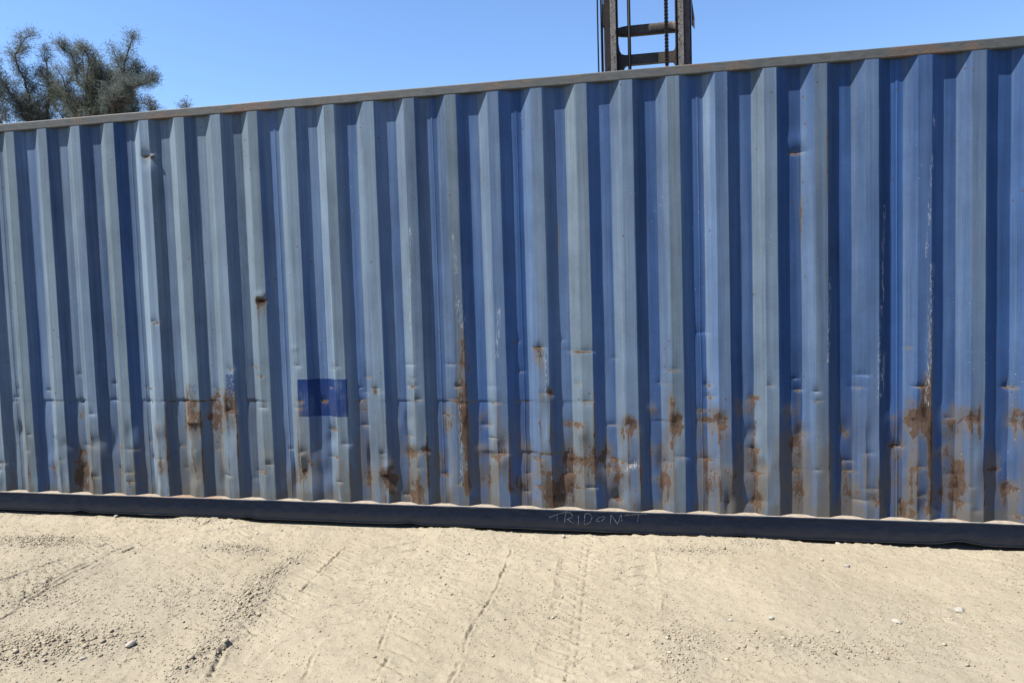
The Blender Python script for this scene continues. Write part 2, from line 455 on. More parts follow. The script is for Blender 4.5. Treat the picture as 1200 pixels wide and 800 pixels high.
def stations(lo, hi, step, far, n):
    mid = np.arange(lo, hi + step / 2, step)
    g = np.geomspace(step, far, n)
    return np.concatenate([(lo - g)[::-1], mid, hi + g])
gx = stations(-0.6, 7.2, 0.0062, 600, 34)
gy = stations(-2.1, 0.12, 0.0058, 600, 34)
GX, GY = np.meshgrid(gx, gy)
GH = height(GX, GY)
fade = np.clip(1 - np.maximum(np.maximum(-1.0 - GX, GX - 7.6), np.maximum(-2.35 - GY, GY - 0.2)) / 6, 0, 1)
GH = GH * fade - 0.02 * (1 - fade)
ground = grid_mesh('ground', np.stack([GX, GY, GH], -1), len(gx), len(gy), M_ground)
fattr(ground, 'coarse', np.clip(clod_density(GX, GY) * 1.1 + np.clip(fbm(GX * .9 + 7, GY * .9, 3) * 1.6 - .1, 0, .6) + .5 * np.exp(-((GX - 1.6) / 1.0) ** 2 - ((GY + 1.2) / .6) ** 2), 0, 1))
tag(ground, kind='structure')

def gz(x, y): return float(height(np.array([[x]]), np.array([[y]]))[0, 0])

# ico base shape for stones
_t = (1 + 5 ** .5) / 2
ICO_V = np.array([(-1, _t, 0), (1, _t, 0), (-1, -_t, 0), (1, -_t, 0), (0, -1, _t), (0, 1, _t), (0, -1, -_t), (0, 1, -_t), (_t, 0, -1), (_t, 0, 1), (-_t, 0, -1), (-_t, 0, 1)]) / 1.902
ICO_F = np.array([(0, 11, 5), (0, 5, 1), (0, 1, 7), (0, 7, 10), (0, 10, 11), (1, 5, 9), (5, 11, 4), (11, 10, 2), (10, 7, 6), (7, 1, 8), (3, 9, 4), (3, 4, 2), (3, 2, 6), (3, 6, 8), (3, 8, 9), (4, 9, 5), (2, 4, 11), (6, 2, 10), (8, 6, 7), (9, 8, 1)])

def gravel():
    N = 150000
    x = R0.uniform(-.6, 7.3, N); y = R0.uniform(-2.2, 0.02, N)
    den = 0.19 + 0.9 * np.clip(clod_density(x, y), 0, 1.3) + .12 * np.clip(fbm(x * 2, y * 2, 3) * 2, 0, 1)
    k = R0.rand(N) < den * .62
    x, y = x[k], y[k]; n = len(x)
    dd = np.clip(clod_density(x, y), 0, 1.3)
    s = (0.0018 + 0.0026 * R0.rand(n) ** 2.0) * (1 + .55 * dd)
    big = R0.rand(n) < .015 + .04 * dd
    s = np.where(big, s * 2.0, s)
    z = height(x[None, :], y[None, :])[0]
    V = ICO_V[None] * (1 + .28 * (R0.rand(n, 12, 1) - .5) * 2)
    V = V * np.stack([R0.uniform(.8, 1.35, n), R0.uniform(.8, 1.25, n), R0.uniform(.5, .95, n)], -1)[:, None, :]
    a = R0.uniform(0, 6.28, n); ca, sa = np.cos(a)[:, None], np.sin(a)[:, None]
    V = np.stack([V[..., 0] * ca - V[..., 1] * sa, V[..., 0] * sa + V[..., 1] * ca, V[..., 2]], -1) * s[:, None, None]
    V = V + np.stack([x, y, z + s * .25], -1)[:, None, :]
    F = (ICO_F[None] + (np.arange(n) * 12)[:, None, None]).reshape(-1, 3)
    me = bpy.data.meshes.new('gravel')
    me.vertices.add(n * 12); me.vertices.foreach_set('co', V.reshape(-1).astype(np.float32))
    m = len(F); me.loops.add(m * 3); me.polygons.add(m)
    me.loops.foreach_set('vertex_index', F.reshape(-1).astype(np.int32))
    me.polygons.foreach_set('loop_start', np.arange(0, m * 3, 3, dtype=np.int32))
    me.polygons.foreach_set('loop_total', np.full(m, 3, dtype=np.int32))
    me.update(calc_edges=True); me.materials.append(M_pebble)
    o = bpy.data.objects.new('gravel', me); C.objects.link(o)
    tag(o, 'loose pebbles and crumbs of dirt scattered over the sandy ground', 'gravel', kind='stuff')
gravel()

def stone(x, y, r, flat, label, seed):
    rs = np.random.RandomState(seed)
    import bmesh
    bm = bmesh.new(); bmesh.ops.create_icosphere(bm, subdivisions=2, radius=1)
    dirs = rs.normal(size=(7, 3)); dirs /= np.linalg.norm(dirs, axis=1)[:, None]; cut = rs.uniform(.62, .9, 7)
    for v in bm.verts:
        p = np.array(v.co)
        for d, c_ in zip(dirs, cut):
            e = p @ d
            if e > c_: p = p - d * (e - c_) * .85
        p = p * np.array([1.2, .9, flat]) * r
        v.co = p
    me = bpy.data.meshes.new('stone'); bm.to_mesh(me); bm.free(); me.materials.append(M_stone)
    o = bpy.data.objects.new('stone', me); C.objects.link(o)
    o.location = (x, y, gz(x, y) + r * flat * .45); o.rotation_euler = (0, 0, rs.uniform(0, 6))
    tag(o, label, 'stone', 'larger stones lying on the dirt')
stone(.675, -.02, .016, .85, 'small pale stone pressed against the foot of the dark bottom rail', 1)
stone(2.09, -1.57, .022, .7, 'whitish angular stone lying among the coarse crumbs at lower left', 2)
stone(1.95, -1.70, .014, .6, 'small flat stone just nearer than the whitish angular one', 3)
stone(3.415, -.37, .011, .8, 'little dark-shadowed stone below the middle of the container', 4)
stone(5.05, -.985, .015, .8, 'round pale stone on smooth sand, right of the middle', 5)
stone(5.93, -.81, .026, .35, 'broad flat pale stone half sunk in smooth sand at the right', 6)
stone(5.60, -.97, .021, .4, 'flat half-buried pale stone between the round one and the broad one', 7)
stone(5.56, -.345, .016, .7, 'grey stone casting a short shadow below the right ribs', 8)
stone(5.45, -.27, .013, .7, 'smaller stone beside the grey one nearer to the rail', 9)
stone(3.96, -.045, .014, .8, 'pale lump against the rail under the chalk writing', 10)
stone(5.60, -.03, .017, .6, 'pale lump against the rail foot at the right', 11)
stone(4.86, -1.02, .010, .8, 'tiny pale pebble on bare sand, nearest to the round stone right of the middle', 12)

# ------------------------------------------------------------------ shipping container
cont = empty('shipping_container', (0, 0, 0))
tag(cont, 'long weathered blue corrugated steel shipping container with dents and rust', 'shipping container')
P = .278
Z0, Z1 = .164, 2.838
XL, XR = -10 * P - .02, 34 * P + .03          # inner faces of the corner posts

def profile(x):
    """depth of the corrugated sheet behind its outer face"""
    o = np.mod(x, P)
    return np.interp(o, [0, .068, .138, .206, P], [0, .036, .036, 0, 0])

# dents: X, z, rx, rz, depth, dx, rust, kind  (c = sharp horizontal fold, g = soft)
D = [
 (1.085, 2.592, .045, .020, .020, .006, .55, 'c'), (1.085, 2.560, .05, .05, .008, 0, .1, 'g'), (1.120, 2.588, .015, .012, -.018, -.012, .7, 'g'),
 (1.912, 1.555, .044, .013, .010, .006, 1.5, 'c'), (1.90, 1.548, .035, .018, .004, .006, 1.1, 'g'), (1.905, 1.585, .04, .03, -.010, 0, .3, 'g'), (1.078, 1.424, .032, .012, .008, .008, 1.3, 'c'),
 (5.395, 2.343, .055, .018, .012, .0, .62, 'c'), (5.395, 2.40, .05, .06, -.010, .0, .0, 'g'), (3.830, 1.207, .04, .014, .014, .010, .9, 'c'),
 (3.83, 1.16, .04, .05, .006, .004, .2, 'g'), (3.682, 1.247, .03, .015, .006, 0, .4, 'c'),
 (4.10, 1.18, .09, .012, .007, .004, .75, 'c'), (1.335, .78, .05, .13, .006, .004, .95, 'g'), (1.330, .70, .05, .02, -.012, .006, .5, 'c'),
 (1.62, .83, .045, .10, .005, .004, .85, 'g'), (1.635, .79, .035, .02, .012, .010, 1.0, 'c'), (1.50, .76, .05, .14, .0, 0, .80, 'g'),
 (2.323, .856, .03, .015, .009, .004, .8, 'c'), (2.159, .855, .03, .018, .009, .004, .6, 'c'), (2.20, .38, .07, .12, .020, .012, .25, 'g'),
 (2.28, .44, .05, .07, -.012, .0, .1, 'g'), (2.62, .33, .03, .05, .003, 0, .5, 'g'), (2.774, .33, .05, .07, .010, .004, .9, 'g'), (2.785, .36, .05, .02, -.010, .006, .8, 'c'),
 (4.391, .70, .045, .05, .012, .008, 1.1, 'g'), (4.30, .40, .06, .10, -.018, -.008, .35, 'g'), (4.27, .43, .05, .018, .008, 0, .7, 'c'),
 (4.679, .728, .035, .05, .012, .006, 1.3, 'g'), (4.65, .86, .02, .05, .002, 0, .8, 'g'), (4.944, .74, .04, .05, .011, .006, 1.0, 'g'), (4.86, .75, .05, .02, .004, 0, .6, 'c'),
 (4.183, .50, .07, .10, .004, .004, .55, 'g'), (4.07, .49, .09, .025, .006, .0, .8, 'c'), (6.046, .77, .05, .07, .010, .006, 1.15, 'g'), (6.09, .90, .02, .10, .004, .002, .95, 'g'),
 (6.11, .55, .012, .25, .001, 0, .7, 'g'), (6.02, .42, .012, .25, .001, 0, .6, 'g'), (5.92, .74, .05, .07, -.007, 0, .4, 'g'),
 (6.33, .77, .05, .04, .008, .005, .95, 'g'), (6.22, .75, .05, .08, -.009, 0, .45, 'g'), (6.27, .42, .02, .12, .002, 0, .75, 'g'), (6.60, .76, .06, .05, .008, .004, .9, 'g'),
 (.376, .32, .06, .13, .008, .004, .85, 'g'), (.38, .47, .03, .02, .008, 0, .5, 'c'), (3.931, .25, .07, .10, .006, 0, .95, 'g'), (3.86, .30, .03, .10, .002, 0, .6, 'g'),
 (5.145, .889, .03, .02, .006, .003, .75, 'c'), (2.951, .512, .05, .03, .008, .004, .65, 'g'), (3.05, .53, .03, .02, .008, .004, .7, 'g'), (2.97, .25, .06, .07, .008, .004, .85, 'g'),
 (3.90, .92, .02, .03, .008, .006, .5, 'g'), (5.978, .256, .02, .02, .006, .006, .9, 'g'), (5.99, .20, .05, .02, .002, 0, .7, 'g'), (4.05, .72, .07, .03, .006, 0, .65, 'c'),
 (5.651, .685, .035, .05, .006, .003, .45, 'g'), (5.363, .604, .035, .06, .005, .003, .5, 'g'), (5.38, .44, .04, .015, .006, 0, .7, 'c'), (4.605, .377, .03, .05, .006, .004, .8, 'c'),
 (4.86, .50, .045, .012, .008, 0, .55, 'c'), (4.88, .36, .06, .10, -.012, 0, .35, 'g'), (6.273, .416, .04, .08, .003, 0, .6, 'g'), (6.45, .47, .04, .012, .006, 0, .55, 'c'), (6.53, .36, .03, .03, .004, 0, .9, 'g'),
 (4.303, 1.13, .03, .012, .003, 0, .3, 'c'), (4.851, 1.283, .06, .02, .006, .004, .15, 'c'), (2.710, .944, .03, .010, .009, .004, .65, 'c'), (2.588, .86, .04, .015, .008, .0, .5, 'c'),
 (1.867, 1.034, .03, .012, .006, .003, .6, 'c'), (1.155, .853, .05, .010, .007, 0, .5, 'c'), (2.149, 1.10, .03, .012, .009, .004, .55, 'c'), (2.13, 1.22, .03, .02, -.004, 0, .15, 'g'),
 (2.43, 1.09, .03, .012, .008, .004, .65, 'c'), (2.588, .944, .03, .010, .005, .0, .4, 'c'), (3.016, .87, .03, .015, .010, .004, .55, 'c'), (2.97, .96, .04, .010, .007, 0, .5, 'c'), (2.96, 1.10, .04, .010, .006, 0, .35, 'c'),
 (3.24, 1.10, .04, .010, .007, 0, .35, 'c'), (3.25, .87, .04, .015, .009, .004, .5, 'c'), (3.29, .96, .03, .010, .005, 0, .8, 'c'), (3.53, .85, .04, .010, .006, 0, .45, 'c'), (3.52, .50, .04, .012, .007, 0, .45, 'c'),
 (5.66, .50, .05, .010, .007, 0, .5, 'c'), (5.68, .44, .04, .012, .005, 0, .6, 'c'), (5.93, .60, .04, .012, .005, 0, .35, 'c'), (5.14, .57, .04, .02, .008, .003, .35, 'c'), (5.15, .42, .04, .012, .007, .003, .35, 'c'), (5.16, .25, .03, .03, .004, 0, .75, 'g'),
 (3.33, .30, .03, .05, .002, 0, .5, 'g'), (3.68, .30, .06, .05, .003, 0, .45, 'g'), (3.97, 1.25, .03, .012, .004, 0, .35, 'c'), (3.70, 1.05, .04, .012, .005, 0, .2, 'c'),
 (.45, .52, .05, .012, .008, 0, .3, 'c'), (.82, .50, .05, .012, .006, 0, .4, 'c'), (.78, .33, .05, .012, .006, 0, .35, 'c'), (1.05, .4, .03, .1, .002, 0, .4, 'g'), (1.32, .4, .04, .1, .002, 0, .25, 'g'),
 (.53, .55, .05, .05, .012, .004, .1, 'g'), (.28, .53, .05, .04, .006, .003, .1, 'g'),
]
for k in range(-10, 34):          # the smaller knocks every rib has taken
    for _ in range(5):
        D.append((k * P + .17 + R0.uniform(-.07, .09), (R0.choice([.36, .50, .85, .95]) + R0.normal() * .015 if R0.rand() < .35 else .2 + 1.0 * R0.rand() ** 1.3), R0.uniform(.02, .045), R0.uniform(.008, .02),
                  R0.uniform(.003, .011), R0.uniform(0, .007), R0.uniform(.1, .6), 'c'))
    for _ in range(3):
        D.append((k * P + .20 + R0.uniform(-.10, .08), R0.uniform(.20, .75), R0.uniform(.025, .05), R0.uniform(.03, .11), R0.uniform(-.009, .014), R0.uniform(-.005, .008), R0.uniform(0, .24) * (1 if k > 11 else .6), 'g'))
for k in range(-10, 34):
    for z_ in (.75, .52, .36):
        if R0.rand() < (.75 if k > 11 else .3): D.append((k * P + .105 + R0.normal() * .02, z_ + R0.normal() * .04, .045, R0.uniform(.03, .07), R0.uniform(-.005, .003), 0, R0.uniform(.25, .5), 'g'))
ROWS = [(.853, -.4, 1.95, .0075), (.853, 2.4, 3.35, .006), (.52, 3.4, 4.1, .006), (.853, 3.3, 4.2, .004), (.52, -.5, .3, .003), (.735, 4.5, 5.1, .004)]
EDGES = [  # rust along the folds: X, z0, z1, half width, strength
 (3.325, .20, 1.42, .022, 1.25), (3.30, .55, 1.15, .014, .9), (5.560, 1.9, 2.60, .004, 1.3), (6.118, .17, 1.50, .008, 1.15), (6.09, .60, 1.0, .02, .9), (5.42, 1.6, 2.33, .004, .9),
 (3.975, 1.75, 2.08, .005, .8), (3.475, 1.9, 2.72, .008, .75), (3.06, .20, .9, .005, .7), (4.17, .20, 1.2, .006, .75), (4.45, .2, .75, .005, .8), (4.62, .2, .75, .006, .8), (4.17, 2.3, 2.45, .006, .7),
 (6.37, .60, .95, .007, 1.0), (6.395, .2, .9, .004, .7), (5.56, .2, .8, .004, .7), (1.11, .17, .9, .006, .7), (.83, .2, 1.5, .005, .62), (.56, .2, .6, .006, .6), (1.39, .2, .9, .005, .7), (1.25, .5, .95, .012, .7),
 (1.67, .45, .95, .008, .75), (1.28, .7, 1.02, .012, .8), (1.59, .7, 1.0, .008, .8), (2.78, .2, .35, .02, .8), (2.13, .20, .8, .008, .7), (2.68, .2, .5, .008, .65), (5.85, .2, .3, .006, .7),
 (3.61, .2, .55, .006, .6), (2.50, .2, .45, .006, .65), (.02, .2, .9, .005, .55), (3.36, 1.0, 1.3, .008, .7), (5.30, .18, .75, .006, .6), (3.86, .2, .36, .01, .8), (4.0, .22, .5, .01, .7), (4.93, .2, .8, .006, .65), (4.85, .2, .72, .008, .7)]
for k in range(-10, 34):
    for e in (0, .138, .206):
        if R0.rand() < .45:
            z0 = R0.uniform(.17, .35); EDGES.append((k * P + e + .002, z0, z0 + R0.uniform(.15, .7), R0.uniform(.004, .008), R0.uniform(.45, .85)))
SCR = [  # pale scratches: X0, z0, X1, z1, half width
 (3.30, 1.55, 3.355, 1.38, .004), (3.30, 1.50, 3.33, 1.35, .010), (3.29, 1.95, 3.30, 1.70, .006), (3.29, .30, 3.30, 1.0, .008), (5.86, 1.45, 5.87, 2.0, .005), (5.83, .85, 5.85, 1.45, .005), (6.10, .85, 6.12, 1.65, .012),
 (5.56, 1.1, 5.57, 1.6, .005), (3.55, 1.15, 3.58, 1.45, .010), (6.09, 1.70, 6.13, 2.5, .004), (5.85, .9, 5.87, 1.15, .009), (3.86, .9, 3.88, 1.2, .008), (4.36, .42, 4.42, .47, .02), (2.97, 1.3, 3.0, 2.0, .004)]
FRESH = [(2.148, 2.512, .750, 1.008, .95), (1.605, 1.672, .88, 1.05, .50), (1.33, 1.38, .90, .98, .42)]
tone_k = {}
for k in range(-12, 40):
    for f in range(4):
        tone_k[(k, f)] = (R0.normal() * .14, R0.normal() * .28)
TONES = {}
def make_panel(xa, xb, fine, idx):
    cols = []
    k0 = int(math.floor(xa / P)) - 1
    for k in range(k0, int(math.ceil(xb / P)) + 1):
        b = k * P
        for e in (0, .068, .138, .206):
            cols += [b + e - .0018, b + e + .0018]
        n = 5 if fine else 2
        for a0, a1 in ((.0018, .0662), (.0698, .1362), (.1398, .2042), (.2078, .2762)):
            cols += [b + a0 + (a1 - a0) * i / (n + 1) for i in range(1, n + 1)]
    lapx = .0
    cols += [xa + .004, xa + .008, xa + .012, xa + .016, xa + .020, xb - .004, xb - .008]
    cols = np.array(sorted(c_ for c_ in cols if xa + 1e-4 < c_ < xb - 1e-4))
    keep = [cols[0]]
    for c_ in cols[1:]:
        if c_ - keep[-1] > .0012: keep.append(c_)
    xs = np.array([xa] + keep + [xb])
    zs = np.concatenate([np.arange(Z0, 1.35, .0075 if fine else .05), np.arange(1.35, Z1, .013 if fine else .1), [Z1]])
    if fine: zs = np.concatenate([zs[zs < 2.275], np.arange(2.28, 2.66, .007), zs[zs > 2.665]])
    zs = zs[np.concatenate([[True], np.diff(zs) > .002])]; zs[-1] = Z1
    X, Z = np.meshgrid(xs, zs)
    w = .0006
    Y = (profile(X - w) + 2 * profile(X) + profile(X + w)) / 4
    Xd = X.copy(); low = np.clip((1.25 - Z) / .9, 0, 1)
    Y = Y + .0022 * fbm(X * 3 + 11, Z * 1.1, 3) + (.0030 * fbm(X * 7, Z * 4 + 30, 3)) * (.25 + low)
    Xd = Xd + .0022 * fbm(X * 4.1 + 70, Z * 2.2, 3) + .0045 * low * fbm(X * 3.3 + 20, Z * 6, 3)
    rust = .06 + .16 * low * low + .18 * np.exp(-((Z - .75) / .12) ** 2) * np.clip(fbm(X * 5, Z * 3 + 3, 2) + .2, 0, 1) * np.clip((X - 3.4) / 1.0, 0, 1) + .10 * fbm(X * 2.5, Z * 1.2 + 9, 3) * (.3 + low)
    for (cx, cz, rx, rz, dep, dx, rs, kind) in D:
        if cx + 4 * rx < xa or cx - 4 * rx > xb: continue
        ux = (X - cx) / rx
        wx = np.exp(-np.abs(ux) ** 3)
        if kind == 'c':
            # a fold: sharp upper lip, slower recovery below
            wz = np.where(Z > cz, np.exp(-np.abs(Z - cz) / (rz * 2.2)), np.exp(-np.abs(Z - cz) / (rz * .8)))
        else:
            wz = np.exp(-((Z - cz) / rz) ** 2)
        Y = Y + dep * wx * wz; Xd = Xd - dx * wx * wz
        n_ = vnoise(X * 30 + cx * 9, Z * 30)
        if kind == 'g':
            rust = rust + rs * .72 * np.exp(-(np.abs(ux) / 1.15) ** 3) * np.exp(-((Z - cz) / (rz * 1.3)) ** 2) * (1 + n_)
        else:
            rust = rust + rs * .8 * np.exp(-np.abs(ux) ** 3) * np.exp(-((Z - cz + .3 * rz) / (rz * .75)) ** 2) * (1 + n_)
        drip = np.where(Z < cz, np.exp(-(cz - Z) / .14), 0)
        rust = rust + .42 * rs * drip * np.exp(-(ux / .8) ** 2) * np.clip(.6 + 2.0 * vnoise(X * 60 + 5, Z * 1.2), 0, 1.3)
    for (z_, x0, x1, dep) in ROWS:
        m = np.clip((X - x0) / .05, 0, 1) * np.clip((x1 - X) / .05, 0, 1) * np.clip(.75 + 1.8 * vnoise(X * 4 + z_ * 30, X * 0 + 8), .12, 1.3)
        zc = z_ + .006 * vnoise(X * 5, X * 0) + 0 * Z
        rec = np.clip(Y / .03, .25, 1)
        Y = Y + dep * m * rec * np.where(Z < zc, np.exp(-(zc - Z) / .05), np.exp(-(Z - zc) / .006))
        rust = rust + .30 * m * np.clip(.3 + 2 * vnoise(X * 9 + z_ * 70, X * 0 + 4), 0, 1) * np.exp(-((Z - zc) / .008) ** 2)
    for (ex, z0, z1, hw, st) in EDGES:
        if ex < xa - .05 or ex > xb + .05: continue
        m = np.clip((Z - z0) / .08, 0, 1) * np.clip((z1 - Z) / .15, 0, 1)
        rust = rust + .62 * st * m * np.exp(-((X - ex) / hw) ** 2) * (.8 + 1.1 * vnoise(X * 0 + ex * 50, Z * 7))
    scr = np.zeros_like(X)
    for (x0, z0, x1, z1, hw) in SCR:
        if max(x0, x1) < xa - .05 or min(x0, x1) > xb + .05: continue
        d, run, L = arc([(x0, z0), (x1, z1)], X, Z)
        scr = np.maximum(scr, np.exp(-(d / hw) ** 2))
    fresh = np.zeros_like(X)
    for (x0, x1, z0, z1, st) in FRESH:
        fresh = np.maximum(fresh, st * np.clip((X - x0) / .008 + .5, 0, 1) * np.clip((x1 - X) / .008 + .5, 0, 1) * np.clip((Z - z0) / .008 + .5, 0, 1) * np.clip((z1 - Z) / .008 + .5, 0, 1))
    # the lap weld where two sheets meet: each later sheet starts a little proud
    Y = Y - .0022 * np.clip(1 - (X - xa) / .020, 0, 1) ** .3
    Y = Y - .0020 * np.exp(-((X - xa - .013) / .0025) ** 2)
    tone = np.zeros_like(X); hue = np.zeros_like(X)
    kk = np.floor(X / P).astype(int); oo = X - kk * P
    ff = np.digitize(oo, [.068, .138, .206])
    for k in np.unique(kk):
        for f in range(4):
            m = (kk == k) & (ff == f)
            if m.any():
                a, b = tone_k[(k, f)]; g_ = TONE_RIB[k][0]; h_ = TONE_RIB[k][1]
                tone[m] = a * .7 + g_; hue[m] = (.28, .30, .66, .74)[f] + b * .28 + h_  # left slopes painted paler as if sunlit, right slopes deeper blue as shade
    # more bare blue to the right, chalkier and greener to the left
    hue = hue + np.clip((3.4 - X) * .10, -.30, .20)
    grime = np.clip((1.05 - Z) / .95, 0, 1) ** 1.1 * (.55 + 1.0 * fbm(X * 1.7 + 5, Z * .7, 3) + .3) + .9 * np.clip((.24 - Z) / .08, 0, 1)
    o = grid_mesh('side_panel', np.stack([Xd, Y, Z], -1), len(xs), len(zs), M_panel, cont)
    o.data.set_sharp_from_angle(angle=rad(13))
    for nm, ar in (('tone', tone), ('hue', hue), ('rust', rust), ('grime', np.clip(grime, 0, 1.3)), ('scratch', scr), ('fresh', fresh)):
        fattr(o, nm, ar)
    return o
TONE_RIB = {k: (R0.normal() * .07, R0.normal() * .09) for k in range(-13, 41)}
seams = [-10, -9, -5, -1, 3, 7, 11, 13, 17, 21, 25, 29, 33]
edges = [XL] + [k * P + .095 for k in seams[1:-1]] + [XR]
for i, (a, b) in enumerate(zip(edges[:-1], edges[1:])):
    make_panel(a, b, b > -.9 and a < 7.2, i)

def sweep(name, prof, xs, mat, parent, jit=0.0, seed=0, closed=True):
    rs = np.random.RandomState(seed); n = len(prof); v = []; f = []
    oy = np.interp(xs, np.linspace(xs[0], xs[-1], 90), rs.normal(size=90) * jit)
    oz = np.interp(xs, np.linspace(xs[0], xs[-1], 90), rs.normal(size=90) * jit)
    for i, x in enumerate(xs):
        v += [(x, y + oy[i], z + oz[i]) for y, z in prof]
    for i in range(len(xs) - 1):
        for k in range(n if closed else n - 1):
            j = (k + 1) % n
            f.append((i * n + k, i * n + j, (i + 1) * n + j, (i + 1) * n + k))
    f.append(tuple(range(n))); f.append(tuple((len(xs) - 1) * n + k for k in range(n))[::-1])
    return mesh_obj(name, v, f, mat, parent)

def rr(y0, y1, z0, z1, r):
    """rounded rectangle in y,z"""
    o = []
    for cy, cz, a0 in ((y1 - r, z1 - r, 0), (y0 + r, z1 - r, 90), (y0 + r, z0 + r, 180), (y1 - r, z0 + r, 270)):
        for a in (0, 30, 60, 90):
            o.append((cy + r * math.cos(rad(a0 + a)), cz + r * math.sin(rad(a0 + a))))
    return o
xs_r = np.linspace(XL, XR, 360)
sweep('top_rail', rr(-.0015, .060, 2.838, 2.898, .007), xs_r, M_top, cont, .0005, 3)
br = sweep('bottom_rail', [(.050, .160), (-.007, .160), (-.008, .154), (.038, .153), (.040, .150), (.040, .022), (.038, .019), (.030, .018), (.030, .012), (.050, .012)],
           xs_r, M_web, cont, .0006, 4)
me_ = br.data
for v_ in me_.vertices:
    for cx, wd, up in ((.33, .05, .012), (6.28, .09, .018), (5.05, .04, .008), (2.9, .06, .009), (1.7, .04, .007)):
        k_ = math.exp(-((v_.co.x - cx) / wd) ** 2)
        if v_.co.z < .03: v_.co.z += up * k_; v_.co.y += .010 * k_
    if v_.co.y < .0: v_.co.z += .0022 * math.sin(v_.co.x * 9.1) * math.sin(v_.co.x * 2.3)
# dust lying on the flange in front of the corrugations
dl = sweep('dust_strip', [(.046, .1665), (.020, .1655), (-.0055, .1625), (-.0072, .1603), (.046, .1603)], xs_r, M_dust, br, .0004, 5)

# chalk writing
CH = [[(3.8595, .0926), (3.92, .117), (3.9834, .138)], [(3.9134, .1216), (3.9115, .0679)],
      [(3.9682, .1291), (3.9591, .0583)], [(3.9664, .1251), (3.997, .130), (4.0142, .1109), (4.0016, .0919), (3.9709, .0841)], [(3.9792, .0844), (4.0173, .0576)],
      [(4.0507, .1122), (4.0492, .0503)],
      [(4.0934, .1248), (4.0863, .0572)], [(4.0935, .1259), (4.1264, .1259), (4.1396, .104), (4.1279, .0728), (4.1055, .0563), (4.0862, .0556)],
      [(4.1637, .0841), (4.1833, .1027), (4.2161, .1105), (4.2224, .1013), (4.1991, .0809), (4.1717, .0771), (4.1637, .0841)],
      [(4.2542, .0633), (4.2609, .1232), (4.3007, .0634), (4.3237, .1286), (4.3271, .0854)],
      [(4.3462, .1222), (4.42, .131), (4.4855, .1352)], [(4.4348, .1324), (4.4258, .0823)]]
rs = random.Random(3)
LET = [(0, 2), (2, 5), (5, 6), (6, 8), (8, 9), (9, 10), (10, 12)]
for l0, l1 in LET:
    mb = MB()
    for st in CH[l0:l1]:
        pts = [Vector((x, 0, z)) for x, z in st]
        # one ribbon per stroke, its width waxing and waning as chalk on rough paint
        fine = [pts[0]]
        for a, b in zip(pts[:-1], pts[1:]):
            n = max(2, int((b - a).length / .004))
            fine += [a.lerp(b, i / n) + Vector((rs.gauss(0, .0004), 0, rs.gauss(0, .0004))) for i in range(1, n + 1)]
        i0 = len(mb.v)
        for i, c_ in enumerate(fine):
            t = (fine[min(i + 1, len(fine) - 1)] - fine[max(i - 1, 0)]).normalized(); nrm = Vector((-t.z, 0, t.x))
            w = max(.0002, rs.gauss(.0012, .0007))
            for sg in (-1, 1):
                q = c_ + nrm * w * sg
                mb.v.append((q.x, .0378, q.z))
        for i in range(len(fine) - 1):
            k = i0 + 2 * i
            mb.f.append((k, k + 2, k + 3, k + 1))
    mb.build('chalk_letter', M_chalk, br)


# the rest of the box
XA, XB = XL - .16, XR + .16
for x0 in (XA, XR):
    MB().box(x0, x0 + .16, -.012, .15, .118, 2.78, .01).build('corner_post', M_blue, cont)
    MB().box(x0, x0 + .16, 2.288, 2.438, .118, 2.78, .01).build('corner_post', M_blue, cont)
    for y0 in (-.014, 2.278):
        for z0 in (0.0, 2.782):
            MB().box(x0 - .004, x0 + .164, y0, y0 + .162, z0, z0 + .116, .006).build('corner_casting', M_blue, cont)
# roof sheet: shallow pressed corrugations across the width
v = []; f = []; xr_ = np.arange(XL, XR, .0475)
for i, x in enumerate(xr_):
    z = 2.885 + (.0 if (i // 2) % 2 else .009)
    v += [(x, .058, z), (x, 2.366, z)]
f = [(2 * i, 2 * i + 2, 2 * i + 3, 2 * i + 1) for i in range(len(xr_) - 1)]
mesh_obj('roof', v, f, M_blue, cont)
v = []; xs_b = np.concatenate([[k * P, k * P + .068, k * P + .138, k * P + .206] for k in range(-10, 34)])
for x in xs_b:
    y = 2.424 - float(profile(np.array([x + .001]))[0])
    v += [(x, y, Z0), (x, y, Z1)]
f = [(2 * i, 2 * i + 1, 2 * i + 3, 2 * i + 2) for i in range(len(xs_b) - 1)]
mesh_obj('rear_panel', v, f, M_blue, cont)
sweep('top_rail', rr(2.364, 2.4255, 2.838, 2.898, .007), xs_r[::6], M_top, cont)
sweep('bottom_rail', rr(2.375, 2.432, .012, .160, .004), xs_r[::6], M_web, cont)
for x0 in (XA + .02, XB - .06):
    MB().box(x0, x0 + .04, .16, 2.27, .12, 2.80).build('end_wall', M_blue, cont)
MB().box(XL, XR, .055, 2.37, .14, .168).build('floor', simple('plywood_floor', (.16, .11, .07)), cont)

# ------------------------------------------------------------------ lift truck mast behind the container
mast = empty('forklift_mast', (4.6, 3.4, 0))
tag(mast, 'dark worn steel forklift mast with chain and hoses rising behind the container', 'forklift mast')
def L(mbo, name, mat, smooth=False):
    o = mbo.build(name, mat, mast, smooth)
    o.data.transform(Matrix.Translation((-4.6, -3.4, 0)))
    return o
TOP = 5.35
